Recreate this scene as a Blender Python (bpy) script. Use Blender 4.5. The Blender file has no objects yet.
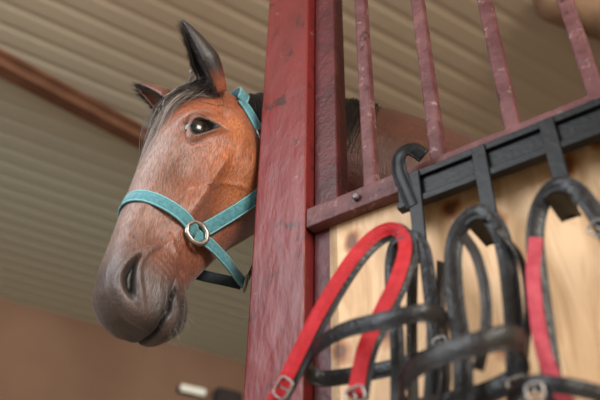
import bpy, bmesh, math, random
import numpy as np
from mathutils import Vector, Matrix
from mathutils.bvhtree import BVHTree
random.seed(4); np.random.seed(4)
COL = bpy.context.scene.collection
V = Vector
# ------------------------------------------------------------ camera maths
F = 700.0; TH = math.radians(36.7); RHO = math.radians(1.1)
CP = V((0, 0, 0.8))
FW = V((0, math.cos(TH), math.sin(TH)))
R0 = V((1, 0, 0)); U0 = V((0, -math.sin(TH), math.cos(TH)))
RT = R0*math.cos(RHO) + U0*math.sin(RHO); UP = U0*math.cos(RHO) - R0*math.sin(RHO)
def ray(x, y): return FW + RT*((x-300)/F) + UP*((200-y)/F)
def px(x, y, d): return CP + ray(x, y)*d
def zp(x, y, z):
    r = ray(x, y); return CP + r*((z-CP.z)/r.z)
# stall wall frame
P0 = px(312, 217, 1.5)
WD = V((0.807, -0.59, 0)).normalized()
WN = V((WD.y, -WD.x, 0)).normalized()       # outward, toward the camera
def wl(x, y, o=0.0):
    r = ray(x, y); t = ((P0 + WN*o) - CP).dot(WN)/r.dot(WN); return CP + r*t
def wp(s, o, z): 
    p = P0 + WD*s + WN*o; return V((p.x, p.y, z))
# ------------------------------------------------------------ materials
def mat(name, col, rough=0.5, metal=0.0, col2=None, scale=20, bump=0.0, bscale=60, detail=6, ramp=(0.35, 0.7), coat=0.0, stretch=None, emit=None, sheen=0, spec=.5, chips=None, attr=None):
    m = bpy.data.materials.new(name); m.use_nodes = True
    n = m.node_tree.nodes; l = m.node_tree.links; b = n['Principled BSDF']
    b.inputs['Roughness'].default_value = rough; b.inputs['Metallic'].default_value = metal
    b.inputs['Base Color'].default_value = (*col, 1); b.inputs['Coat Weight'].default_value = coat; b.inputs['Specular IOR Level'].default_value = spec
    if sheen: b.inputs['Sheen Weight'].default_value = sheen
    tc = n.new('ShaderNodeTexCoord'); mp = n.new('ShaderNodeMapping'); l.new(tc.outputs['Object'], mp.inputs[0])
    if stretch: mp.inputs['Scale'].default_value = stretch
    out = None
    if col2:
        t = n.new('ShaderNodeTexNoise'); t.inputs['Scale'].default_value = scale; t.inputs['Detail'].default_value = detail
        l.new(mp.outputs[0], t.inputs['Vector'])
        r = n.new('ShaderNodeValToRGB'); r.color_ramp.elements[0].position = ramp[0]; r.color_ramp.elements[1].position = ramp[1]
        r.color_ramp.elements[0].color = (*col, 1); r.color_ramp.elements[1].color = (*col2, 1)
        l.new(t.outputs['Fac'], r.inputs[0]); out = r.outputs[0]
    if chips:
        for (cc, sc_, lo, hi, loc) in chips:
            t4 = n.new('ShaderNodeTexNoise'); t4.inputs['Scale'].default_value = sc_; t4.inputs['Detail'].default_value = 9; t4.inputs['Roughness'].default_value = .68
            m4 = n.new('ShaderNodeMapping'); m4.inputs['Location'].default_value = (loc, loc*2, loc); l.new(tc.outputs['Object'], m4.inputs[0]); l.new(m4.outputs[0], t4.inputs['Vector'])
            r4 = n.new('ShaderNodeMapRange'); r4.inputs[1].default_value = lo; r4.inputs[2].default_value = hi; l.new(t4.outputs['Fac'], r4.inputs[0])
            x = n.new('ShaderNodeMixRGB'); l.new(r4.outputs[0], x.inputs[0]); l.new(out, x.inputs[1]); x.inputs[2].default_value = (*cc, 1); out = x.outputs[0]
    if attr:
        a = n.new('ShaderNodeVertexColor'); a.layer_name = attr; out = a.outputs[0]
    if out: l.new(out, b.inputs['Base Color'])
    if bump:
        t2 = n.new('ShaderNodeTexNoise'); t2.inputs['Scale'].default_value = bscale; t2.inputs['Detail'].default_value = 5
        l.new(mp.outputs[0], t2.inputs['Vector'])
        bp = n.new('ShaderNodeBump'); bp.inputs['Strength'].default_value = bump; bp.inputs['Distance'].default_value = 0.01
        l.new(t2.outputs['Fac'], bp.inputs['Height']); l.new(bp.outputs[0], b.inputs['Normal'])
    if emit:
        b.inputs['Emission Color'].default_value = (*emit[0], 1); b.inputs['Emission Strength'].default_value = emit[1]
    return m
M = {}
M['post'] = mat('red_paint', (.100, .010, .010), .36, 0, (.185, .019, .018), 7, .35, 26, ramp=(.3, .75), stretch=(1, 1, .4), spec=.38,
                chips=[((.030, .009, .007), 16, .56, .66, 3.1), ((.28, .15, .12), 30, .64, .72, 7.7)])
M['maroon'] = mat('maroon_paint', (.050, .008, .009), .42, 0, (.100, .018, .020), 14, .25, 50, spec=.28, chips=[((.18, .09, .08), 34, .64, .73, 5.0)])
M['bar'] = mat('dusty_maroon_paint', (.078, .022, .024), .5, 0, (.150, .060, .060), 22, .3, 60, spec=.28, chips=[((.30, .20, .185), 40, .58, .72, 2.0), ((.04, .012, .010), 30, .58, .66, 9.0)])
M['bolt'] = mat('bolt_steel', (.12, .09, .09), .45, .7)
M['black_metal'] = mat('black_rack_metal', (.0035, .004, .005), .40, 0, (.007, .008, .010), 30, .1, 90, spec=.25)
M['leather'] = mat('black_leather', (.005, .005, .006), .34, 0, (.012, .011, .013), 40, .25, 150, spec=.40)
M['leather2'] = mat('worn_dark_leather', (.008, .007, .007), .36, 0, (.024, .019, .017), 25, .25, 150, spec=.42)
M['red_web'] = mat('red_webbing', (.36, .007, .013), .5, 0, (.48, .018, .028), 60, .3, 300, spec=.25)
M['pink_web'] = mat('faded_red_webbing', (.36, .030, .052), .6, 0, (.48, .07, .095), 60, .3, 300, spec=.3)
M['steel'] = mat('nickel_hardware', (.46, .43, .39), .40, 1.0, (.30, .27, .24), 60)
M['steel_dull'] = mat('dull_steel_buckle', (.30, .28, .26), .4, 1.0, (.17, .15, .14), 60)
M['teal'] = mat('teal_webbing', (.025, .16, .20), .65, 0, (.090, .31, .36), 120, .3, 500, ramp=(.3, .75), sheen=.3)
M['teal_edge'] = mat('pale_teal_stitching', (.19, .44, .48), .6, 0, (.27, .53, .57), 150)
M['navy'] = mat('dark_navy_webbing', (.01, .02, .03), .7, 0, (.02, .035, .045), 120, .4, 500)
M['wall'] = mat('brown_plaster', (.30, .165, .100), .9, 0, (.38, .22, .140), 1.2)
M['floor'] = mat('sandy_concrete', (.34, .30, .24), .9, 0, (.44, .39, .32), 3, .2, 20)
M['beam'] = mat('rusty_beam', (.12, .045, .020), .75, 0, (.20, .080, .036), 5)
M['timber'] = mat('brown_timber', (.20, .11, .06), .75, 0, (.32, .19, .11), 8)
M['white'] = mat('lamp_diffuser', (.6, .57, .48), .5, emit=((1, .94, .78), .45))
M['dark'] = mat('dark_housing', (.03, .028, .03), .6)
M['hair'] = mat('black_mane_hair', (.012, .010, .010), .5, 0, (.03, .026, .025), 80)
M['forelock'] = mat('grey_brown_forelock', (.05, .04, .04), .5, attr='tone')
M['whisker'] = mat('whisker_hair', (.22, .18, .15), .5)
def wood_mat():
    m = bpy.data.materials.new('knotty_wood_board'); m.use_nodes = True
    n = m.node_tree.nodes; l = m.node_tree.links; b = n['Principled BSDF']; b.inputs['Roughness'].default_value = .55
    tc = n.new('ShaderNodeTexCoord'); mp = n.new('ShaderNodeMapping'); l.new(tc.outputs['Object'], mp.inputs[0]); mp.inputs['Scale'].default_value = (7, 7, 1.6)
    t = n.new('ShaderNodeTexNoise'); t.inputs['Scale'].default_value = 3.0; t.inputs['Detail'].default_value = 8; t.inputs['Distortion'].default_value = 1.8; l.new(mp.outputs[0], t.inputs[0])
    r = n.new('ShaderNodeValToRGB'); e = r.color_ramp.elements
    e[0].position = .30; e[0].color = (.52, .30, .14, 1); e[1].position = .62; e[1].color = (.72, .48, .27, 1)
    l.new(t.outputs['Fac'], r.inputs[0])
    dt = n.new('ShaderNodeVectorMath'); dt.operation = 'DOT_PRODUCT'; dt.inputs[1].default_value = tuple(WD); l.new(tc.outputs['Object'], dt.inputs[0])
    sp = n.new('ShaderNodeSeparateXYZ'); l.new(tc.outputs['Object'], sp.inputs[0])
    cb = n.new('ShaderNodeCombineXYZ'); l.new(dt.outputs['Value'], cb.inputs[0]); l.new(sp.outputs[2], cb.inputs[1])
    mp2 = n.new('ShaderNodeMapping'); mp2.inputs['Scale'].default_value = (1, .75, 1); mp2.inputs['Location'].default_value = (.07, .03, 0); l.new(cb.outputs[0], mp2.inputs[0])
    nd = n.new('ShaderNodeTexNoise'); nd.inputs['Scale'].default_value = 16; l.new(mp2.outputs[0], nd.inputs[0])
    mixv = n.new('ShaderNodeMixRGB'); mixv.inputs[0].default_value = .04; l.new(mp2.outputs[0], mixv.inputs[1]); l.new(nd.outputs['Color'], mixv.inputs[2])
    v = n.new('ShaderNodeTexVoronoi'); v.voronoi_dimensions = '2D'; v.inputs['Scale'].default_value = 8; l.new(mixv.outputs[0], v.inputs['Vector'])
    r2 = n.new('ShaderNodeValToRGB'); e = r2.color_ramp.elements; e[0].position = .07; e[0].color = (.16, .055, .018, 1); e[1].position = .20; e[1].color = (1, 1, 1, 1)
    em = r2.color_ramp.elements.new(.12); em.color = (.55, .30, .14, 1)
    l.new(v.outputs['Distance'], r2.inputs[0])
    mx = n.new('ShaderNodeMixRGB'); mx.blend_type = 'MULTIPLY'; mx.inputs[0].default_value = .9; l.new(r.outputs[0], mx.inputs[1]); l.new(r2.outputs[0], mx.inputs[2])
    l.new(mx.outputs[0], b.inputs['Base Color'])
    bp = n.new('ShaderNodeBump'); bp.inputs['Strength'].default_value = .2; bp.inputs['Distance'].default_value = .005; l.new(t.outputs['Fac'], bp.inputs['Height']); l.new(bp.outputs[0], b.inputs['Normal'])
    return m
M['wood'] = wood_mat()
# ------------------------------------------------------------ object helpers
def obj(name, verts, faces, m, parent=None, smooth=True, rel=None):
    """verts in world space; stored relative to the parent's location"""
    off = parent_off(parent) if parent else V((0, 0, 0))
    if not parent and rel is not None: off = V(rel)
    me = bpy.data.meshes.new(name); me.from_pydata([tuple(V(v)-off) for v in verts], [], faces); me.update()
    bm = bmesh.new(); bm.from_mesh(me); bmesh.ops.recalc_face_normals(bm, faces=bm.faces); bm.to_mesh(me); bm.free()
    if smooth:
        for p in me.polygons: p.use_smooth = True
    o = bpy.data.objects.new(name, me); COL.objects.link(o); me.materials.append(m)
    if parent: o.parent = parent
    else: o.location = off
    return o
def parent_off(p):
    o = V(p.location)
    while p.parent: p = p.parent; o = o + p.location
    return o
def thing(name, label, cat, loc, group=None):
    o = bpy.data.objects.new(name, None); COL.objects.link(o); o.location = loc; o.empty_display_size = .05
    o['label'] = label; o['category'] = cat
    if group: o['group'] = group
    return o
def struct(o): o['kind'] = 'structure'; return o
def box_w(s0, s1, o0, o1, z0, z1):
    vs = [wp(s, o, z) for z in (z0, z1) for (s, o) in ((s0, o0), (s1, o0), (s1, o1), (s0, o1))]
    return vs, [(0, 1, 2, 3), (4, 5, 6, 7), (0, 1, 5, 4), (1, 2, 6, 5), (2, 3, 7, 6), (3, 0, 4, 7)]
def bevel(o, w=.003, seg=2):
    b = o.modifiers.new('bevel', 'BEVEL'); b.width = w; b.segments = seg; b.limit_method = 'ANGLE'; b.angle_limit = math.radians(40)
    for p in o.data.polygons: p.use_smooth = False
    return o
def smooth_path(pts, n=8, closed=False):
    P = [V(p) for p in pts]; out = []; N = len(P)
    rng = N if closed else N-1
    for i in range(rng):
        if closed: a, b, c, d = P[(i-1) % N], P[i], P[(i+1) % N], P[(i+2) % N]
        else: a, b, c, d = P[max(i-1, 0)], P[i], P[i+1], P[min(i+2, N-1)]
        for k in range(n):
            t = k/n
            out.append(.5*((2*b)+(c-a)*t+(2*a-5*b+4*c-d)*t*t+(-a+3*b-3*c+d)*t**3))
    if not closed: out.append(P[-1])
    return out
def sweep(path, section, nrm, closed=False, scale=None):
    N = len(path); vs = []; fs = []; K = len(section)
    for i, p in enumerate(path):
        a = path[(i-1) % N] if (closed or i > 0) else p; b = path[(i+1) % N] if (closed or i < N-1) else p
        t = (b-a).normalized(); n = nrm[i] if isinstance(nrm, list) else (BAND.cross(t) if nrm == 'band' else nrm)
        side = t.cross(n)
        if side.length < 1e-5: side = t.orthogonal()
        side.normalize(); nn = side.cross(t).normalized(); sc = scale[i] if scale else 1
        for (x, y) in section: vs.append(p + side*x*sc + nn*y*sc)
    for i in range(N if closed else N-1):
        j = (i+1) % N
        for k in range(K):
            fs.append((i*K+k, i*K+(k+1) % K, j*K+(k+1) % K, j*K+k))
    if not closed: fs.append(tuple(range(K))); fs.append(tuple(range((N-1)*K, N*K)))
    return vs, fs
BAND = V((.12, -.25, .96)).normalized()
def rect(w, t):
    """flat band with tight rounded edges and a pressed line beside each edge"""
    w /= 2; t /= 2; c = t*.6; g = min(.0035, w*.3)
    top = [(w, t-c), (w-c, t), (w-g+.0006, t), (w-g, t*.72), (w-g-.0008, t)]
    s = top + [(-x, y) for x, y in reversed(top)]
    return s + [(-x, -y) for x, y in s]
def circ(r, n=8): return [(r*math.cos(2*math.pi*k/n), r*math.sin(2*math.pi*k/n)) for k in range(n)]
def strap(name, pts, w, t, m, parent, nrm, closed=False, n=8):
    pa = smooth_path(pts, n, closed)
    vs, fs = sweep(pa, rect(w, t), nrm, closed); return obj(name, vs, fs, m, parent)
def ring_frame(name, c, ax, ay, w, h, r, m, parent, p=.5, bar=False, sides=None):
    pts = []
    if sides:
        cn_ = [(math.cos(2*math.pi*(k+.5)/sides), math.sin(2*math.pi*(k+.5)/sides)) for k in range(sides)]
        for k in range(sides):
            (x0, y0), (x1, y1) = cn_[k], cn_[(k+1) % sides]
            for f in (.12, .5, .88): pts.append(c+ax*(w/2*(x0+(x1-x0)*f))+ay*(h/2*(y0+(y1-y0)*f)))
    else:
        for k in range(28):
            a = 2*math.pi*k/28; ca, sa = math.cos(a), math.sin(a)
            pts.append(c + ax*(w/2*math.copysign(abs(ca)**p, ca)) + ay*(h/2*math.copysign(abs(sa)**p, sa)))
    vs, fs = sweep(pts, circ(r, 8), ax.cross(ay).normalized(), True)
    if bar:
        v2, f2 = sweep([c-ay*h/2, c+ay*h/2], circ(r*.8, 8), ax.cross(ay).normalized())
        f2 = [tuple(i+len(vs) for i in f) for f in f2]; vs = vs+v2; fs = fs+f2
    return obj(name, vs, fs, m, parent)
# ------------------------------------------------------------ setting
CZ = 4.0
A = zp(0, 298, CZ); B = zp(250, 363, CZ); G = (B-A).normalized(); GP = V((-G.y, G.x, 0))
if GP.dot(V((0, 1, 0))) < 0: GP = -GP
def ceiling():
    prof = []; per = .160; k = -98
    while k*per < 0.0:
        y = k*per
        prof += [(y, 0), (y+per*.54, 0), (y+per*.72, .005), (y+per*.82, .005)]
        k += 1
    prof.append((0, 0))
    vs = []; fs = []
    for (y, z) in prof:
        for s in (-14, 16): vs.append(A + G*s + GP*y + V((0, 0, z)))
    for i in range(len(prof)-1): fs.append((2*i, 2*i+1, 2*i+3, 2*i+2))
    m = bpy.data.materials.new('ribbed_ceiling_sheet'); m.use_nodes = True
    n = m.node_tree.nodes; l = m.node_tree.links; b = n['Principled BSDF']; b.inputs['Roughness'].default_value = .6
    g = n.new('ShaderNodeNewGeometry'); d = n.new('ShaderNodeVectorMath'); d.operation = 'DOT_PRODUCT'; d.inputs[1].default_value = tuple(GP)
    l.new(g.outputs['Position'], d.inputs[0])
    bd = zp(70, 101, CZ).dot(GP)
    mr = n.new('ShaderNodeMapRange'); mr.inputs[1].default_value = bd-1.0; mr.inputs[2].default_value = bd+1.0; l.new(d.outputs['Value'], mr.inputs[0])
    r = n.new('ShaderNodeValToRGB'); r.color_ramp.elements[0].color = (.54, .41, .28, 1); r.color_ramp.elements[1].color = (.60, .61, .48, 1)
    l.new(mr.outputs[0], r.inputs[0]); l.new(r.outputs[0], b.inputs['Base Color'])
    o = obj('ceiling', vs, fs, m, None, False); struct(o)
ceiling()
fl = obj('floor', [(-12, -8, 0), (12, -8, 0), (12, 14, 0), (-12, 14, 0)], [(0, 1, 2, 3)], M['floor'], None, False); struct(fl)
wv = []
for s in (-12, 14):
    for o_ in (0, .2):
        for z in (0, CZ+.03): wv.append(V(((A+G*s+GP*o_).x, (A+G*s+GP*o_).y, z)))
wb = obj('wall_back', wv, [(0, 1, 5, 4), (2, 3, 7, 6), (0, 2, 6, 4), (1, 3, 7, 5), (0, 1, 3, 2), (4, 5, 7, 6)], M['wall'], None, False); struct(wb)
def beam(p, q, ext0, ext1, w, h, label):
    d = (q-p).normalized(); sd = V((-d.y, d.x, 0)); a = p-d*ext0; b = q+d*ext1; vs = []
    for e in (a, b):
        for (x, z) in ((-w, 0), (w, 0), (w, -.02), (w*.2, -.03), (w*.2, -h+.03), (w, -h+.02), (w, -h), (-w, -h), (-w, -h+.02), (-w*.2, -h+.03), (-w*.2, -.03), (-w, -.02)):
            vs.append(e + sd*x + V((0, 0, z-.001)))
    K = 12; fs = [tuple(range(K)), tuple(range(K, 2*K))] + [(k, (k+1) % K, K+(k+1) % K, K+k) for k in range(K)]
    o = obj('ceiling_beam', vs, fs, M['beam'], None, False, rel=(a+b)/2)
    o['label'] = label; o['category'] = 'beam'; return o
bp_, bq_ = zp(0, 68, CZ-.1), zp(142, 142, CZ-.1)
bp_.z = bq_.z = CZ
beam(bp_, bq_, 3, 2.0, .05, .12, 'long rusty brown steel beam under the ceiling behind the horse\'s ears')
# round timber under the ceiling, its rounded end in view
t0, t1 = zp(556, 0, CZ-.13), zp(600, 16, CZ-.13); td = (t1-t0).normalized(); r_ = .12
pth = [t0-td*.10, t0-td*.085, t0-td*.05, t0, t0+td*.6, t0+td*1.6, t0+td*2.6]
vs, fs = sweep(pth, circ(r_, 20), V((0, 0, 1)), False, [.3, .62, .88, 1, 1, 1.02, 1])
tb = obj('timber_beam', vs, fs, M['timber'], None, True, rel=(pth[0]+pth[-1])/2)
tb['label'] = 'round brown timber under the ceiling at top right above the bars'; tb['category'] = 'beam'
def wallpt(x, y, off):
    r = ray(x, y); t = ((A-GP*off)-CP).dot(GP)/r.dot(GP); return CP+r*t
lp = wallpt(192, 391, .06); lamp = thing('wall_lamp', 'glowing white strip lamp low on the brown back wall', 'lamp', lp)
def box_g(c, l, d, h):
    vs = [c+G*(a*l/2)+GP*(b*d/2)+V((0, 0, e*h/2)) for a in (-1, 1) for b in (-1, 1) for e in (-1, 1)]
    return vs, [(0, 1, 3, 2), (4, 5, 7, 6), (0, 1, 5, 4), (2, 3, 7, 6), (0, 2, 6, 4), (1, 3, 7, 5)]
vs, fs = box_g(lp-GP*.03, .28, .05, .07); bevel(obj('diffuser', vs, fs, M['white'], lamp, False), .02, 4)
vs, fs = box_g(lp+GP*.02, .30, .06, .07); bevel(obj('housing', vs, fs, M['dark'], lamp, False), .01)
cl = wallpt(228, 391, .08); hang = thing('wall_cabinet', 'small dark box on the back wall beside the glowing lamp', 'box', cl)
vs, fs = box_g(cl-V((0, 0, .12)), .30, .14, .24); bevel(obj('case', vs, fs, M['dark'], hang, False), .03, 3)
vs, fs = box_g(cl-GP*.075-V((0, 0, .12)), .24, .01, .18); bevel(obj('door', vs, fs, M['bolt'], hang, False), .004)
# ------------------------------------------------------------ HORSE
HO = px(192, 97, 1.86)                                            # poll
a_c = V((-.180, -.69, .70)).normalized(); phi = math.radians(46)
b_c = V((-math.cos(phi), 0.0, math.sin(phi))); b_c = (b_c - a_c*b_c.dot(a_c)).normalized(); c_c = -(a_c.cross(b_c)).normalized()
def c2w(v): return RT*v.x + UP*v.y - FW*v.z
HA, HB, HC = c2w(a_c), c2w(b_c), c2w(c_c)
KU, KV = 1.06, 1.20
def H(u, v, w): return HO + HA*(u*KU) + HB*(v*KV) + HC*(w*KV)
def Hi(p): q = p-HO; return (q.dot(HA)/KU, q.dot(HB)/KV, q.dot(HC)/KV)
#          u     top    bot    hw    wt   wb
SEC = [(-.050, -.045, -.120, .030, .8, .8),
       (-.035, -.018, -.150, .052, .85, .8),
       (.000, .000, -.185, .068, .8, .75),
       (.050, .017, -.215, .082, .75, .7),
       (.100, .030, -.240, .093, .80, .66),
       (.150, .037, -.258, .099, .82, .62),
       (.200, .039, -.266, .097, .76, .62),
       (.250, .037, -.254, .088, .70, .58),
       (.300, .033, -.230, .079, .70, .54),
       (.350, .029, -.204, .072, .74, .52),
       (.400, .025, -.182, .065, .78, .54),
       (.450, .021, -.165, .059, .84, .58),
       (.500, .016, -.151, .056, .90, .66),
       (.540, .013, -.150, .058, .95, .74),
       (.570, .009, -.160, .060, .98, .78),
       (.600, .002, -.165, .060, .98, .80),
       (.628, -.009, -.156, .056, .96, .82),
       (.648, -.029, -.137, .048, .93, .82),
       (.657, -.050, -.114, .033, .9, .8)]
def loft_head():
    vs = []; fs = []; K = 40
    S3 = smooth_path([V((s[0], s[1], s[2])) for s in SEC], 4); S4 = smooth_path([V((s[3], s[4], s[5])) for s in SEC], 4)
    for A3, A4 in zip(S3, S4):
        u, top, bot = A3; hw, wt, wb_ = A4; cv = (top+bot)/2; hv = (top-bot)/2
        for k in range(K):
            t = 2*math.pi*k/K; s_, c_ = math.sin(t), math.cos(t)
            vv = math.copysign(abs(s_)**.78, s_); ww = math.copysign(abs(c_)**.72, c_)
            f = 1 - (1-wt)*max(vv, 0)**1.3 - (1-wb_)*max(-vv, 0)**1.2
            vs.append(H(u, cv+hv*vv, hw*ww*f))
    N = len(S3)
    for i in range(N-1):
        for k in range(K): fs.append((i*K+k, i*K+(k+1) % K, (i+1)*K+(k+1) % K, (i+1)*K+k))
    fs.append(tuple(range(K))); fs.append(tuple(range((N-1)*K, N*K)))
    return vs, fs
def loft_neck():
    NP = [(212, 122, 1.95, .085, .055), (240, 128, 1.97, .115, .070), (285, 134, 1.99, .150, .080), (350, 148, 1.97, .180, .085), (440, 184, 1.92, .212, .10),
          (530, 244, 1.87, .25, .15), (610, 340, 1.84, .31, .22), (720, 440, 1.87, .34, .27), (860, 500, 1.92, .33, .28), (980, 520, 1.97, .25, .2)]
    pts = smooth_path([px(x, y, d) for x, y, d, _, _ in NP], 5); rr = smooth_path([V((a, b, 0)) for _, _, _, a, b in NP], 5)
    vs = []; fs = []; K = 32; N = len(pts); crest = []
    for i, p in enumerate(pts):
        t = (pts[min(i+1, N-1)]-pts[max(i-1, 0)]).normalized(); side = t.cross(V((0, 0, 1))).normalized(); upv = side.cross(t).normalized()
        rh, rt_ = rr[i].x, rr[i].y
        crest.append((p, upv, side, rh, rt_))
        for k in range(K):
            a = 2*math.pi*k/K; s_ = math.sin(a); f = 1-.45*max(s_, 0)**1.5
            vs.append(p + upv*rh*s_ + side*rt_*math.cos(a)*f)
    for i in range(N-1):
        for k in range(K): fs.append((i*K+k, i*K+(k+1) % K, (i+1)*K+(k+1) % K, (i+1)*K+k))
    fs.append(tuple(range(K))); fs.append(tuple(range((N-1)*K, N*K)))
    return vs, fs, crest
def ear_axis(base, tip, t, bow):
    return base.lerp(tip, t)+bow*math.sin(math.pi*t**1.2)
def loft_ear(base, tip, facing, L_w, bow):
    ax = (tip-base); L = ax.length; ax.normalize(); f = (facing-ax*facing.dot(ax)).normalized(); sd = ax.cross(f).normalized()
    vs = []; fs = []; N = 24; K = 12
    for i in range(N):
        t = i/(N-1); c = ear_axis(base, tip, t, bow)
        w = L_w*(.62+.38*math.sin(min(t/.45, 1)*math.pi/2))*(1-max(t-.45, 0)/.55)**.66 if t > 0 else L_w*.62
        w = max(w, .004); dpt = w*.95
        wallt = min(.009, w*.7)
        ring = []
        for k in range(K+1):
            a = math.radians(-115+230*k/K); ring.append(c + sd*(w*math.sin(a)) - f*(dpt*math.cos(a)))
        for k in range(K+1):
            a = math.radians(115-230*k/K); q = max(w-wallt, .001); ring.append(c + sd*(q*math.sin(a)) - f*((dpt-wallt)*math.cos(a)*(.999 if t > .12 else .1)))
        vs += ring
    K2 = 2*(K+1)
    for i in range(N-1):
        for k in range(K2): fs.append((i*K2+k, i*K2+(k+1) % K2, (i+1)*K2+(k+1) % K2, (i+1)*K2+k))
    fs.append(tuple(range(K2))); fs.append(tuple(range((N-1)*K2, N*K2)))
    return vs, fs
allv, allf = [], []
def addm(vf):
    o = len(allv); allv.extend(vf[0]); allf.extend([tuple(i+o for i in f) for f in vf[1]])
addm(loft_head()); nk = loft_neck(); addm(nk[:2]); CREST = nk[2]
LE_B, LE_T = H(.014, -.034, .060), px(181, 19, 1.80)
RE_B, RE_T = H(.020, -.020, -.056), px(134, 85, 1.95)
LF, RF = V((-.86, -.1, .42)), V((-.5, -.5, .6))
LBOW = RT*.004; RBOW = RT*.004+UP*.008
addm(loft_ear(LE_B, LE_T, c2w(LF), .046, LBOW))
addm(loft_ear(RE_B, RE_T, c2w(RF), .042, RBOW))
tmp = bpy.data.meshes.new('tmp'); tmp.from_pydata([tuple(v) for v in allv], [], allf); tmp.update()
bm = bmesh.new(); bm.from_mesh(tmp); bmesh.ops.recalc_face_normals(bm, faces=bm.faces); bmesh.ops.triangulate(bm, faces=[f for f in bm.faces if len(f.verts) > 4]); bm.to_mesh(tmp); bm.free()
to = bpy.data.objects.new('tmp', tmp); COL.objects.link(to)
rm = to.modifiers.new('r', 'REMESH'); rm.mode = 'VOXEL'; rm.voxel_size = .0028
sm = to.modifiers.new('s', 'SMOOTH'); sm.factor = .5; sm.iterations = 7
dg = bpy.context.evaluated_depsgraph_get(); me = bpy.data.meshes.new_from_object(to.evaluated_get(dg)); bpy.data.objects.remove(to)
me.name = 'horse_body'
nv = len(me.vertices)
co = np.empty(nv*3); me.vertices.foreach_get('co', co); co = co.reshape(-1, 3)
nr = np.empty(nv*3); me.vertices.foreach_get('normal', nr); nr = nr.reshape(-1, 3)
q = co-np.array(HO); u = q@np.array(HA)/KU; v = q@np.array(HB)/KV; w = q@np.array(HC)/KV; s = np.abs(w)
def gg(x, a): return np.exp(-(x/a)**2)
hm = np.clip((u-.0)/.06, 0, 1)*np.clip((.13-s)/.02, 0, 1)*np.clip((v+.32)/.03, 0, 1)
EU, EV = .170, -.026
ca, sa = math.cos(math.radians(34)), math.sin(math.radians(34))
ex = (u-EU)*ca+(v-EV)*sa; ey = -(u-EU)*sa+(v-EV)*ca
eye_side = np.clip((s-.045)/.02, 0, 1)
EX, EY = .0258, .0142
er = np.sqrt((ex/EX)**2+((ey+9*ex*ex)/EY)**2)
d = np.zeros(nv)
d += .020*gg(ex, .040)*gg(ey-.030, .012)*eye_side                    # brow ridge
d += .004*gg(ex, .05)*gg(ey+.034, .014)*eye_side
d -= .016*gg(u-.088, .028)*gg(v+.064, .022)*eye_side                 # hollow above the eye
d += .0058*gg(er-1.28, .24)*eye_side                                 # lids
d -= .0042*gg(er-1.82, .15)*eye_side                                 # lid folds
d -= .0022*gg(er-2.25, .12)*eye_side*np.clip((ey+.004)/.01, 0, 1)
d += .016*gg(v+.090-(u-.25)*.10, .012)*np.clip((u-.19)/.05, 0, 1)*np.clip((.42-u)/.12, 0, 1)*eye_side     # facial crest
d += .010*gg(u-.18, .08)*gg(v+.17, .05)*eye_side                     # masseter
d -= .015*gg(u-.30, .06)*gg(v+.040, .027)*np.clip((s-.03)/.02, 0, 1)
d -= .016*gg(u-.37, .08)*gg(v+.130, .028)*np.clip((s-.03)/.02, 0, 1)
d -= .011*gg(u-.47, .05)*gg(v+.045, .03)*np.clip((s-.03)/.02, 0, 1)
d += .006*gg(v+.002, .012)*np.clip((u-.2)/.05, 0, 1)*np.clip((.46-u)/.08, 0, 1)*np.clip((s-.02)/.015, 0, 1)   # nasal bone edge
def seg_d(pts):
    best = np.full(nv, 9.)
    for (u0, v0), (u1, v1) in zip(pts[:-1], pts[1:]):
        du, dv = u1-u0, v1-v0; t = np.clip(((u-u0)*du+(v-v0)*dv)/(du*du+dv*dv), 0, 1)
        best = np.minimum(best, np.hypot(u-u0-t*du, v-v0-t*dv))
    return best
for vein in ([(.33, -.055), (.31, -.085), (.275, -.115), (.245, -.16), (.235, -.215)], [(.31, -.085), (.27, -.070), (.235, -.062), (.205, -.066)], [(.33, -.055), (.37, -.045), (.42, -.05)],
             [(.46, -.06), (.49, -.085), (.50, -.11)]):
    d += .0024*gg(seg_d(vein), .0052)*np.clip((s-.03)/.02, 0, 1)
# nostril : a soft comma-shaped opening
NU, NV_ = .590, -.026
cn, sn = math.cos(math.radians(-12)), math.sin(math.radians(-12))
nx = (u-NU)*cn+(v-NV_)*sn; ny = -(u-NU)*sn+(v-NV_)*cn
ny2 = ny + 6.0*nx*nx - .002
nrad = np.sqrt((nx/.040)**2+(ny2/(.0080+.07*np.clip(nx, -.03, .03)))**2)
ns = np.clip((s-.016)/.012, 0, 1)
d += .0060*gg(nrad-1.8, .60)*ns
nh = np.clip((1.25-nrad)/.65, 0, 1)**.8*ns
d -= .024*nh
d -= .0025*gg(np.abs(ny2-.028), .004)*gg(nx, .03)*ns
# mouth
vm = -.104-.10*np.clip(u-.56, 0, 1)+.002*np.sin(u*120)
mm = np.clip((u-.535)/.03, 0, 1)
d -= .015*gg(v-vm, .0038)*mm
d += .002*gg(v-vm-.014, .012)*mm + .004*gg(v-vm+.020, .013)*mm
d -= .005*gg(u-.518, .018)*gg(v+.110, .016)*np.clip((s-.02)/.02, 0, 1)
d -= .008*gg(u-.528, .014)*gg(v+.155, .020)
d += .0008*np.sin((u*1.0+v*.5)*380)*gg(u-.530, .03)*gg(v+.085, .022)*ns
d += .0009*np.sin((u*.4+v)*330)*gg(u-.60, .04)*gg(v+.13, .04)
rs = np.random.RandomState(3)
for _ in range(60):
    k_ = rs.normal(0, 1, 3); k_ /= np.linalg.norm(k_); fr = rs.uniform(25, 90); d += .014/fr*np.sin((co@k_)*fr+rs.uniform(0, 6))*.25
d *= hm
co2 = co+nr*d[:, None]
inner = np.clip((1.02-er)/.15, 0, 1)*eye_side*hm
co2 -= (np.sign(w)*inner*.018)[:, None]*np.array(HC)[None, :]
HB0 = px(720, 450, 1.85); HB0 = V((HB0.x, HB0.y, 0))
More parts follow.
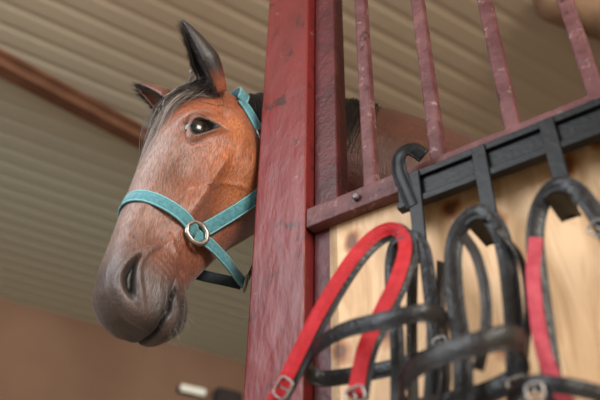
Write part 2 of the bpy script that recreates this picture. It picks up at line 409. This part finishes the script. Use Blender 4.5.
horse = thing('horse', 'bay horse with dark muzzle looking out around the red post', 'horse', HB0)
me.vertices.foreach_set('co', (co2-np.array(HB0)).ravel()); me.update()
def mixc(c, c2, k): return c*(1-k[:, None])+np.array(c2)[None, :]*k[:, None]
C_ = np.tile(np.array((.225, .062, .027)), (nv, 1))
k = gg(u-.24, .13)*gg(v+.17, .09)*eye_side; C_ = mixc(C_, (.41, .130, .043), k)
k = gg(u-.11, .06)*gg(v+.10, .07)*eye_side; C_ = mixc(C_, (.40, .132, .045), k*.85)
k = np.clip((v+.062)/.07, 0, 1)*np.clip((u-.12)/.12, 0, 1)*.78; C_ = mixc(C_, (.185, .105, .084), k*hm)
k = np.clip((v-.000)/.025, 0, 1)*np.clip((u-.15)/.10, 0, 1)*.65; C_ = mixc(C_, (.31, .235, .215), k*hm)  # pale sheen along the nose bridge, painted into the coat colour
k = gg(u-.40, .12)*.35*hm; C_ = mixc(C_, (.165, .086, .064), k)
k = np.clip((u-.46)/.13, 0, 1)*hm; C_ = mixc(C_, (.072, .048, .043), k)
k = np.clip((u-.54)/.05, 0, 1)*np.clip((-.07-v)/.03, 0, 1)*hm; C_ = mixc(C_, (.032, .024, .024), k)
k = gg(nrad-1.9, .6)*ns*hm*.35; C_ = mixc(C_, (.12, .088, .078), k)
k = np.clip((1.35-nrad)/.6, 0, 1)*ns*hm; C_ = mixc(C_, (.004, .003, .003), k)
k = gg(v-vm, .007)*mm*hm; C_ = mixc(C_, (.006, .005, .005), k)
k = gg(v-vm+.013, .006)*np.clip((u-.58)/.03, 0, 1)*hm*.40; C_ = mixc(C_, (.14, .095, .085), k)
k = np.clip((1.55-er)/.4, 0, 1)*eye_side*hm; C_ = mixc(C_, (.012, .008, .007), k)
k = gg(ey-.034, .009)*gg(ex, .04)*eye_side*hm*.30; C_ = mixc(C_, (.36, .20, .14), k)
k = gg(er-1.82, .18)*eye_side*hm*.5; C_ = mixc(C_, (.06, .030, .022), k)
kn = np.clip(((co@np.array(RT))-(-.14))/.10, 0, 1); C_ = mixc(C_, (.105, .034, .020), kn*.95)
def ear_k(b, t):
    ax = np.array((t-b)); L = np.linalg.norm(ax); ax /= L; r = (co-np.array(b)); tt = r@ax; rad = np.linalg.norm(r-tt[:, None]*ax, axis=1)
    return (rad < .072)*np.clip((tt-.025)/.04, 0, 1), tt/L, r
k, tt, r3 = ear_k(LE_B, LE_T); C_ = mixc(C_, (.016, .010, .009), k*np.clip(.90+.4*tt, 0, 1))
back_ = np.clip(r3@np.array(RT)/.03, 0, 1)*k*np.clip(.9-tt, 0, 1); C_ = mixc(C_, (.085, .038, .024), back_*.8)
k, tt, r3 = ear_k(RE_B, RE_T); C_ = mixc(C_, (.13, .052, .030), k*np.clip(1.3-tt, 0, 1)); C_ = mixc(C_, (.02, .012, .011), k*np.clip((tt-.6)/.4, 0, 1))
nz = np.random.rand(nv)*.22+.89; C_ *= nz[:, None]
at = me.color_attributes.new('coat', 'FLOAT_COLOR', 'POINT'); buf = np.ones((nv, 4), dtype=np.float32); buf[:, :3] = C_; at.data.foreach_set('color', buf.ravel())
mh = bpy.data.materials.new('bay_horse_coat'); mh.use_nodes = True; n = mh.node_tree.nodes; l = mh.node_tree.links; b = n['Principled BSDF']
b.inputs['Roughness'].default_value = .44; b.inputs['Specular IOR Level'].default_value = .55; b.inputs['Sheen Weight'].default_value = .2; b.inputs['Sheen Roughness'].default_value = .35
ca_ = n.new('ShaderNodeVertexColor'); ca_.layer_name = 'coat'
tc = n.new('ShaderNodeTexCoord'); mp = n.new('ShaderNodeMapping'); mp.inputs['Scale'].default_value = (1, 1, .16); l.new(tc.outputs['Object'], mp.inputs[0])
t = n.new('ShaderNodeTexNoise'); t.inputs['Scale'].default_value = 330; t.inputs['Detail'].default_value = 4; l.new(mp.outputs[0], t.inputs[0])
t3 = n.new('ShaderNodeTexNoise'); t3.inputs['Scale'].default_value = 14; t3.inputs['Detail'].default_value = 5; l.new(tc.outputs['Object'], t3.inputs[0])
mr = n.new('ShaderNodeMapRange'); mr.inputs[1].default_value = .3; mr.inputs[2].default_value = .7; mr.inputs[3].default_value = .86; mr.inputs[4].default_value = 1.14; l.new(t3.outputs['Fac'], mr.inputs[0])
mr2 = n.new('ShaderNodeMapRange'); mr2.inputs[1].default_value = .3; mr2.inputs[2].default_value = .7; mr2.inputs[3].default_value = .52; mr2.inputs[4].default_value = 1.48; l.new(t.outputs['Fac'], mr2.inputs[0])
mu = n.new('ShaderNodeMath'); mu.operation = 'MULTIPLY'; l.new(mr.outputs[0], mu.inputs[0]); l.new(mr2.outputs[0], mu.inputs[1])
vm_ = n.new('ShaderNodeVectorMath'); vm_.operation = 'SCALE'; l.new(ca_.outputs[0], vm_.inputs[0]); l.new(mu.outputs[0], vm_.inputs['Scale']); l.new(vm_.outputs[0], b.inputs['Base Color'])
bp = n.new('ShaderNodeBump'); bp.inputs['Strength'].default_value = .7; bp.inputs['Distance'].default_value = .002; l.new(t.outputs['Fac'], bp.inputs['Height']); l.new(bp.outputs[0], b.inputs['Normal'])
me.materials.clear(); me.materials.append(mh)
for p in me.polygons: p.use_smooth = True
body = bpy.data.objects.new('body', me); COL.objects.link(body); body.parent = horse
tri = [tuple(p.vertices) for p in me.polygons]
BV = BVHTree.FromPolygons([V(c) for c in co2], tri)
def surf(u_, v_, w_, du, dv, dw, off=.0):
    dirv = (HA*du+HB*dv+HC*dw).normalized(); p = H(u_, v_, w_)
    hit = BV.ray_cast(p+dirv*.35, -dirv, .6)
    if hit[0] is None: return p+dirv*.05, dirv
    return hit[0]+dirv*off, hit[1]
# eyes
me_ = bpy.data.materials.new('dark_brown_eye'); me_.use_nodes = True; n = me_.node_tree.nodes; l = me_.node_tree.links; b = n['Principled BSDF']
b.inputs['Roughness'].default_value = .20; b.inputs['Coat Weight'].default_value = .25; b.inputs['Coat Roughness'].default_value = .10
vc = n.new('ShaderNodeVertexColor'); vc.layer_name = 'iris'; l.new(vc.outputs[0], b.inputs['Base Color'])
for sg in (1, -1):
    hs = []
    for a in range(8):
        X = (EX+.003)*math.cos(a*math.pi/4); Y = (EY+.003)*math.sin(a*math.pi/4)
        p, _ = surf(EU+X*ca-Y*sa, EV+X*sa+Y*ca, 0, 0, 0, sg); hs.append(abs(Hi(p)[2])*KV)
    lid = sum(hs)/8; R = .042; cw = (lid-.001-R*.91)/KV
    c = H(EU, EV, sg*cw); vs = []; fs = []; cols = []; N = 36; K = 40
    for i in range(N+1):
        th = math.pi*i/N
        for k in range(K):
            a = 2*math.pi*k/K; X = R*math.sin(th)*math.cos(a); Y = R*math.sin(th)*math.sin(a)
            vs.append(c+HC*(sg*R*math.cos(th))+HA*X+HB*Y)
            x_ = X*ca+Y*sa; y_ = -X*sa+Y*ca
            if (x_/.012)**2+(y_/.007)**2 < 1: cols.append((.002, .002, .003, 1))
            elif math.hypot(x_, y_) < .023: cols.append((.018, .008, .005, 1))
            else: cols.append((.006, .005, .005, 1))
    for i in range(N):
        for k in range(K): fs.append((i*K+k, i*K+(k+1) % K, (i+1)*K+(k+1) % K, (i+1)*K+k))
    eo = obj('eye', vs, fs, me_, horse)
    at = eo.data.color_attributes.new('iris', 'FLOAT_COLOR', 'POINT'); at.data.foreach_set('color', np.array(cols, dtype=np.float32).ravel())
    sv, sf = [], []
    for i in range(50):
        x = -.022+.044*i/49; y = EY*math.sqrt(max(0, 1-(x/EX)**2))*1.05-9*x*x
        p, nn = surf(EU+x*ca-y*sa, EV+x*sa+y*ca, 0, 0, 0, sg)
        dirv = (HC*sg*.9+HA*(-sa*.2)+HB*(ca*.2)).normalized()
        tip = p+dirv*.015+HA*.005; vv, ff = sweep([p-dirv*.003, p+dirv*.007, tip], circ(.0005, 3), V((.3, .5, .8)), False, [1, 1, .2]); o = len(sv); sv += vv; sf += [tuple(j+o for j in f) for f in ff]
    obj('eyelashes', sv, sf, M['hair'], horse)
# ---- hair
def strands(name, lst, r, m, parent, tones=None):
    sv, sf, tn = [], [], []
    for li, pts in enumerate(lst):
        pa = smooth_path(pts, 3); n_ = len(pa); vv, ff = sweep(pa, circ(r, 3), V((.31, .52, .79)), False, [1-.85*(i/(n_-1))**1.5 for i in range(n_)])
        o = len(sv); sv += vv; sf += [tuple(j+o for j in f) for f in ff]
        if tones: tn += [(*tones[li], 1)]*len(vv)
    ob_ = obj(name, sv, sf, m, parent)
    if tones:
        at = ob_.data.color_attributes.new('tone', 'FLOAT_COLOR', 'POINT'); at.data.foreach_set('color', np.array(tn, dtype=np.float32).ravel())
    return ob_
L_, T_ = [], []
NCL = 26
clumps = [(random.gauss(.026, .034), random.uniform(-.12, -.01), random.uniform(.07, .28), random.uniform(0, 1), random.uniform(0, 6)) for _ in range(NCL)]
for i in range(400):
    cw_, cdr, cl_, ct, cph = clumps[i % NCL]
    u0 = random.uniform(-.025, .015); w0 = cw_+random.gauss(0, .0024); ln = cl_*random.uniform(.5, 1.25); drift = cdr-.5*cw_+random.gauss(0, .012); pts = []
    lift = .004+.032*((i % NCL)/NCL)+random.uniform(-.002, .008)
    for k in range(8):
        t = k/7; p, nn = surf(u0+ln*t, -.1, w0+drift*t**.8+.014*math.sin(t*4+cph), 0, 1, 0); pts.append(p+HB*(lift*math.sin(math.pi*min(t+.25, 1))+.0015))
    L_.append(pts); g_ = (.025+.30*ct**1.8)*random.uniform(.5, 1.6); T_.append((g_*1.08+.012, g_*.90+.006, g_*.80+.004))
strands('forelock', L_, .0009, M['forelock'], horse, T_)
L_ = []
for i in range(1700):
    f = random.uniform(1.0, 21.5); j = int(f); fr = f-j
    p = CREST[j][0].lerp(CREST[j+1][0], fr); upv, side, rh, rt_ = CREST[j][1], CREST[j][2], CREST[j][3], CREST[j][4]
    camside = side if side.dot(-FW) > 0 else -side
    sg = 1 if f < 15.5+random.gauss(0, .25) else -1
    ln = random.uniform(.16, .36); pts = []; out = random.uniform(.002, .014); dr = random.gauss(.0, .014)
    if sg < 0: ln *= .6; out *= .3
    for k in range(7):
        t = k/6; a = math.pi/2-(ln*t)/rh*1.1
        pts.append(p+upv*(rh*math.sin(a))+camside*sg*(rt_*math.cos(a)*(1-.45*max(math.sin(a), 0)**1.5)+out*min(1, 3*t)+.001) + RT*(dr*t))
    L_.append(pts)
strands('mane', L_, .0016, M['hair'], horse)
for (eb, et, wd_, fc, bw) in ((LE_B, LE_T, .044, LF, LBOW), (RE_B, RE_T, .040, RF, RBOW)):
    L_ = []
    ax = (et-eb); L = ax.length; ax = ax.normalized(); f_ = c2w(fc); f_ = (f_-ax*f_.dot(ax)).normalized(); sd = ax.cross(f_)
    for i in range(460):
        t = random.uniform(.12, .92); sgn = random.choice((-1, 1)); w_ = wd_*(1-max(t-.45, 0)/.55)**.66
        p = ear_axis(eb, et, t, bw)+sd*(sgn*w_*.90)+f_*(w_*.36); e = (ax*.8+sd*(-sgn*random.uniform(-.3, 1.0))+f_*.4).normalized(); ln = random.uniform(.008, .026)
        L_.append([p, p+e*ln*.5, p+e*ln])
    strands('ear_fringe', L_, .0006, M['hair'], horse)
L_ = []
for i in range(120):
    u_ = random.uniform(.56, .64); th = random.uniform(-2.9, -.2) if i % 3 else random.uniform(-1.9, -.6)
    dv, dw = math.sin(th), math.cos(th)
    p, nn = surf(u_, -.085, 0, .1, dv, dw)
    if nn is None: continue
    ln = random.uniform(.012, .030); e = (nn*1.0+HA*.5+V((0, 0, -.2))+V((random.gauss(0, .25), random.gauss(0, .25), 0))).normalized()
    L_.append([p, p+e*ln*.5, p+e*ln+V((0, 0, -.004))])
strands('whiskers', L_, .00032, M['whisker'], horse)
# ------------------------------------------------------------ steel column and stall partition
sL = (wl(257, 217, 0)-P0).dot(WD)
rel = co2-np.array(P0); S_ = rel@np.array(WD); O_ = rel@np.array(WN)
def back(s0, s1, deep, shallow):
    k = (S_ > s0-.006) & (S_ < s1+.006); mx = O_[k].max()+.012 if k.any() else -9
    return min(max(mx, deep), shallow)
FR = CZ
bo = back(sL, 0, -.10, -.03)
vs, fs = box_w(sL, -.012, bo, .010, 0, FR)
col_ = thing('steel_column', 'thick weathered red painted steel post the horse looks around', 'post', wp(sL/2, -.03, 0))
bevel(obj('shaft', vs, fs, M['post'], col_, False), .006, 3)
vs, fs = box_w(sL-.03, -.012, -.13, .03, 0, .012); bevel(obj('base_plate', vs, fs, M['maroon'], col_, False), .002)
part = thing('stall_partition', 'stall front with maroon bars and rail over a pale knotty wood panel', 'stall partition', wp(.8, -.03, 0))
zr = P0.z
vs, fs = box_w(-.010, .052, back(-.010, .052, -.07, -.04), -.022, 0, FR); up = bevel(obj('upright', vs, fs, M['maroon'], part, False), .003)
LEN = 2.2
z_hi = wl(330, 202, .0).z; z_lo = wl(330, 221, 0).z
vs, fs = box_w(-.010, LEN, -.022, .008, z_lo, z_hi); rail = bevel(obj('rail', vs, fs, M['bar'], part, False), .003)
for s_px in (357, 560):
    c = wl(s_px, 200 if s_px == 357 else 112, .010); c.z = (z_lo+z_hi)/2
    vs = []; fs = []
    for k, (o_, r_) in enumerate(((-.002, .009), (.005, .009), (.008, .006))):
        for j in range(6):
            a = j*math.pi/3; vs.append(c+WN*o_+WD*(r_*math.cos(a))+V((0, 0, r_*math.sin(a))))
    for k in range(2):
        for j in range(6): fs.append((k*6+j, k*6+(j+1) % 6, k*6+6+(j+1) % 6, k*6+6+j))
    fs += [tuple(range(6)), tuple(range(12, 18))]
    obj('bolt', vs, fs, M['bolt'], rail, False)
for i in range(13):
    s = .145+.1535*i
    if s > LEN-.05: break
    vs, fs = box_w(s-.0145, s+.0145, -.022, .004, z_hi-.004, 3.1)
    bevel(obj('bar', vs, fs, M['bar'], part, False), .004, 2)
vs, fs = box_w(.0, LEN, -.03, .012, 3.1, 3.15); bevel(obj('top_rail', vs, fs, M['bar'], part, False), .003)
zt = z_lo+.02; hb = .62
while zt > .08:
    vs, fs = box_w(.028, LEN, -.052, -.022, max(zt-hb, .06), zt-.004); bevel(obj('board', vs, fs, M['wood'], part, False), .002)
    zt -= hb
vs, fs = box_w(LEN, LEN+.05, -.07, .0, 0, FR); bevel(obj('upright', vs, fs, M['maroon'], part, False), .003)
# ------------------------------------------------------------ halter
halter = thing('halter', 'teal webbing halter with metal rings worn on the horse\'s head', 'halter', H(.33, 0, 0))
def arc(th0, th1, fu, n=24, off=.008, cv=-.085):
    pts, ns_ = [], []
    for k in range(n+1):
        f = k/n; th = th0+(th1-th0)*f; p, nn = surf(fu(f), cv, 0, 0, math.sin(th), math.cos(th)); pts.append(p); ns_.append((HB*math.sin(th)+HC*math.cos(th)).normalized())
    for _ in range(3): pts = [pts[0]]+[(pts[i-1]+pts[i]*2+pts[i+1])/4 for i in range(1, n)]+[pts[-1]]
    return [p+nn*off for p, nn in zip(pts, ns_)], ns_
def strap_raw(name, pts, ns_, w, t, m, parent, edge=True):
    vs, fs = sweep(pts, rect(w, t), ns_); o = obj(name, vs, fs, m, parent)
    if edge and m is M['teal']:
        for sg_ in (-1, 1):
            e_ = [(x*1.0+sg_*(w/2-.0028), y) for x, y in ((-.0013, t*.2), (.0013, t*.2), (.0011, t*.5+.0005), (-.0011, t*.5+.0005))]
            vs, fs = sweep(pts, e_, ns_); obj('edge_stitching', vs, fs, M['teal_edge'], o)
    return o
pi = math.pi
RU, RV = .425, -.104
p_, n_ = arc(0, pi, lambda f: RU-.026*math.sin(pi*f), cv=RV); strap_raw('noseband', p_, n_, .034, .004, M['teal'], halter)
QJ = (.412, -.255, .0)
for sg in (1, -1):
    rp, rn = surf(RU, RV, 0, 0, 0, sg); w0_ = abs(Hi(rp)[2])+.007
    kp = [(RU, RV, sg*w0_), (RU-.002, -.142, sg*(w0_*.95)), (RU-.006, -.187, sg*w0_*.66), (RU-.010, -.226, sg*w0_*.30), (QJ[0], QJ[1], sg*.004)]
    pts = smooth_path([H(*k_) for k_ in kp], 6); ns_ = [(HC*sg*(1-.45*i/len(pts))-HB*(.15+.6*i/len(pts))).normalized() for i in range(len(pts))]
    strap_raw('chin_strap', pts, ns_, .032, .004, M['teal'] if sg > 0 else M['navy'], halter)
pts = smooth_path([H(QJ[0]+.006, QJ[1]-.002, .006), H(.385, -.262, .004), H(.34, -.268, 0), H(.28, -.276, 0), H(.21, -.285, 0), H(.14, -.282, 0)], 6)
strap_raw('throat_strap', pts, [(-HB*.8+HC*.6).normalized()]*len(pts), .024, .004, M['navy'], halter)
bc = H(QJ[0], QJ[1]-.004, .006); ring_frame('buckle', bc, HA, (HC*.8+HB*.6).normalized(), .034, .034, .003, M['steel'], halter, .6)
for sg in (1, -1):
    K_ = [(RU, RV), (.36, -.136), (.30, -.166), (.245, -.19), (.19, -.205), (.13, -.195), (.07, -.165), (.025, -.120), (-.01, -.085)]
    kk = smooth_path([V((a, b_, 0)) for a, b_ in K_], 5); pts, ns_ = [], []
    for q_ in kk:
        p, nn = surf(q_.x, q_.y, 0, 0, 0, sg); pts.append(p); ns_.append((HC*sg-HB*.15).normalized())
    for _ in range(5): pts = [pts[0]]+[(pts[i-1]+pts[i]*2+pts[i+1])/4 for i in range(1, len(pts)-1)]+[pts[-1]]
    pts = [p+nn*.008 for p, nn in zip(pts, ns_)]
    strap_raw('cheek_strap', pts, ns_, .034, .004, M['teal'], halter)
    rp, rn = surf(RU, RV, 0, 0, 0, sg); cc = rp+HC*sg*.015
    d1 = (HA*.5-HB*.86).normalized(); d2 = (HA*.86+HB*.5).normalized()
    ring_frame('ring', cc, d1, d2, .055, .055, .0062, M['steel'], halter, sides=8)
    i_ = 31; bc = pts[i_]+ns_[i_]*.004; tt_ = (pts[i_+1]-pts[i_-1]).normalized(); ring_frame('buckle', bc, tt_, tt_.cross(ns_[i_]).normalized(), .034, .038, .0028, M['steel'], halter, .4, True)
    if sg > 0: eL = pts[-1]
    else: eR = pts[-1]
top = CREST[4][0]+CREST[4][1]*(CREST[4][3]+.006)
mid = (eL+eR)/2; up_ = (top-mid)
pts, ns_ = [], []
for k in range(21):
    th = pi*k/20; dd = (eL-mid)*math.cos(th)+up_.normalized()*up_.length*math.sin(th)
    pts.append(mid+dd); ns_.append(dd.normalized())
strap_raw('crown_strap', pts, ns_, .034, .004, M['teal'], halter)
# ------------------------------------------------------------ bridle rack
rack = thing('bridle_rack', 'black metal bridle rack with hooks on the wood panel', 'rack', wl(500, 165, .03))
rl = wl(398, 196, .025); rr_ = wl(600, 122, .025); zc = (rl.z+rr_.z)/2+.003; s0 = (rl-P0).dot(WD)
hh = .037
VS, FS = [], []
for bx_ in (box_w(s0, s0+1.0, .014, .026, zc-hh, zc+hh), box_w(s0, s0+1.0, .024, .034, zc+hh-.016, zc+hh), box_w(s0, s0+1.0, .024, .034, zc-hh, zc-hh+.016)):
    o_ = len(VS); VS += bx_[0]; FS += [tuple(i+o_ for i in f) for f in bx_[1]]
bevel(obj('back_bar', VS, FS, M['black_metal'], rack, False), .002)
def bracket(tx, ty):
    T = wl(tx, ty, .10) if not isinstance(tx, V) else tx
    sx = (T-P0).dot(WD); zt_ = T.z-.005; r_ = .024; VS, FS = [], []
    def add(vf):
        o = len(VS); VS.extend(vf[0]); FS.extend([tuple(i+o for i in f) for f in vf[1]])
    add(box_w(sx-.013, sx+.013, .033, .039, zt_-.006, zc+hh-.004))
    for (o0, o1, ra, th_) in ((.036, .112, r_, .004), (.110, .114, r_+.003, .006)):
        N = 14; vs_ = []; fs_ = []
        for i in range(N+1):
            a = math.radians(45+90*i/N); ca2, sa2 = math.cos(a), math.sin(a)
            for (rr2, oo) in ((ra, o0), (ra, o1), (ra-th_, o1), (ra-th_, o0)):
                vs_.append(wp(sx+rr2*ca2, oo, zt_-r_+rr2*sa2))
        for i in range(N):
            for k in range(4): fs_.append((i*4+k, i*4+(k+1) % 4, i*4+4+(k+1) % 4, i*4+4+k))
        fs_ += [(0, 1, 2, 3), tuple(range(N*4, N*4+4))]
        add((vs_, fs_))
    bevel(obj('hook', VS, FS, M['black_metal'], rack, False), .0012)
    return sx
sA = bracket(404, 240); sB = bracket(478, 219); sC = bracket(556, 192)
for k in (1, 2): bracket(wp(sC+(sC-sB)*k, .10, wl(556, 190, .10).z), 0)
pts = [wl(414, 207, .036), wl(406, 188, .037), wl(399, 170, .043), wl(400, 155, .050), wl(411, 149, .045), wl(424, 156, .032)]
vs, fs = sweep(smooth_path(pts, 6), rect(.030, .006), WN); obj('end_hook', vs, fs, M['black_metal'], rack)
# ------------------------------------------------------------ bridles
def ppath(l): return [wl(x, y, o) for x, y, o in l]
def buckle(par, x, y, o, w=.03, h=.026, rot=0, name='buckle'):
    c = wl(x, y, o); ax = WD*math.cos(rot)+V((0, 0, 1))*math.sin(rot); ay = -WD*math.sin(rot)+V((0, 0, 1))*math.cos(rot)
    return ring_frame(name, c, ax, ay, w, h, .0022, M['steel_dull'], par, .5, True)
def off(l, dx, dy, do): return [(x+dx, y+dy, o+do) for x, y, o in l]
NV = V((-.35, -.80, -.5)).normalized()
NE = (WD*.75+WN*.62+V((0, 0, -.2))).normalized()
NH = (WD*.30+WN*.85+V((0, 0, -.4))).normalized()
b1 = thing('bridle', 'black bridle with red webbing loop, leftmost on the rack', 'bridle', wl(408, 235, .09), 'bridles hanging on the rack')
red = [(266, 416, .16), (290, 370, .16), (318, 314, .155), (350, 262, .14), (374, 236, .12), (394, 229, .11), (405, 244, .115), (398, 276, .13), (380, 314, .14), (364, 350, .15), (355, 396, .15)]
strap('red_strap', ppath(red), .0235, .0028, M['red_web'], b1, NV)
strap('strap_lining', ppath(off(red, 3.5, 2.5, -.005)), .030, .0028, M['leather'], b1, NV)
buckle(b1, 283, 388, .165, .032, .030, .9); buckle(b1, 355, 396, .158, .032, .026, .2)
nose = [(308, 364, .13), (318, 346, .16), (345, 330, .18), (385, 320, .19), (422, 313, .17), (443, 318, .13), (447, 338, .10), (430, 356, .08), (390, 368, .07), (348, 376, .08), (318, 378, .10)]
strap('noseband', ppath(nose), .027, .003, M['leather'], b1, 'band', True)
strap('headpiece', ppath([(398, 410, .10), (397, 340, .10), (392, 290, .10), (392, 258, .10), (399, 240, .105), (412, 237, .105), (424, 250, .10), (431, 300, .09), (434, 345, .09), (430, 410, .09)]), .023, .003, M['leather'], b1, NH)
strap('cheek_strap', ppath([(414, 245, .08), (412, 300, .07), (412, 360, .06), (414, 420, .06)]), .019, .003, M['leather2'], b1, NE)
b2_ = thing('bridle', 'worn black leather bridle on the middle hook beside the red one', 'bridle', wl(478, 215, .09), 'bridles hanging on the rack')
strap('headpiece', ppath([(464, 410, .12), (462, 350, .12), (455, 300, .11), (453, 255, .10), (460, 228, .10), (478, 213, .10), (496, 225, .10), (506, 255, .09), (512, 300, .09), (515, 345, .10), (518, 410, .10)]), .028, .0032, M['leather'], b2_, NH)
strap('browband', ppath([(463, 235, .12), (476, 255, .14), (485, 290, .15), (486, 330, .15), (478, 370, .15)]), .016, .003, M['leather2'], b2_, NV)
strap('noseband', ppath([(400, 398, .15), (408, 374, .17), (436, 356, .19), (480, 343, .19), (512, 337, .16), (526, 350, .12), (516, 376, .10), (484, 394, .09), (444, 404, .10), (412, 410, .12)]), .032, .0035, M['leather2'], b2_, 'band', True)
strap('rein', ppath([(496, 228, .10), (521, 260, .09), (528, 310, .09), (524, 360, .09), (516, 420, .09)]), .012, .003, M['leather'], b2_, NE)
strap('throat_strap', ppath([(441, 262, .07), (441, 290, .08), (440, 330, .09), (446, 370, .10), (442, 410, .10)]), .016, .003, M['leather2'], b2_, NE)
buckle(b2_, 440, 343, .10, .020, .018, 0.1); buckle(b2_, 518, 386, .12, .028, .024, .1)
b3 = thing('bridle', 'black bridle with faded red cheek strap, rightmost on the rack', 'bridle', wl(550, 188, .09), 'bridles hanging on the rack')
strap('headpiece', ppath([(556, 410, .10), (547, 345, .10), (540, 290, .10), (535, 240, .10), (540, 207, .10), (555, 187, .10), (573, 188, .10), (588, 203, .10), (604, 228, .10), (625, 270, .10), (640, 330, .10)]), .027, .003, M['leather'], b3, NH)
strap('red_strap', ppath([(536, 238, .112), (533, 270, .114), (536, 310, .116), (543, 350, .118), (556, 384, .12), (576, 416, .125)]), .020, .003, M['pink_web'], b3, NV)
strap('noseband', ppath([(508, 396, .12), (530, 384, .15), (565, 386, .15), (600, 394, .12), (615, 402, .10), (590, 412, .08), (540, 412, .08), (514, 405, .09)]), .022, .003, M['leather'], b3, 'band', True)
buckle(b3, 598, 228, .108, .024, .022, .6); buckle(b3, 535, 392, .16, .022, .022, 0)
# ------------------------------------------------------------ light, world, camera
sc = bpy.context.scene
try: sc.view_settings.view_transform = 'Standard'
except Exception: pass
wd = bpy.data.worlds.new('world'); sc.world = wd; wd.use_nodes = True
bg = wd.node_tree.nodes['Background']; bg.inputs[0].default_value = (.98, .97, .95, 1); bg.inputs[1].default_value = .68
def area(name, loc, tgt, size, en, col, spec=1):
    ld = bpy.data.lights.new(name, 'AREA'); ld.size = size; ld.energy = en; ld.color = col; ld.specular_factor = spec
    o = bpy.data.objects.new(name, ld); COL.objects.link(o); o.location = loc; o.rotation_euler = (V(tgt)-V(loc)).to_track_quat('-Z', 'Y').to_euler()
area('key_daylight', (2.2, -2.6, 3.2), (0, 1.4, 1.9), 1.8, 250, (1, .94, .84), .12)
area('window_daylight', (-2.6, -.6, 3.1), (-.1, 1.5, 2.0), 2.2, 150, (.88, .94, 1), .75)
cd = bpy.data.cameras.new('camera'); cam = bpy.data.objects.new('camera', cd); COL.objects.link(cam)
cd.sensor_width = 36; cd.lens = F/600*36; cd.clip_start = .02
Mx = Matrix((RT, UP, -FW)).transposed().to_4x4(); Mx.translation = CP; cam.matrix_world = Mx
cd.dof.use_dof = True; cd.dof.focus_distance = 1.60; cd.dof.aperture_fstop = 2.1
sc.camera = cam
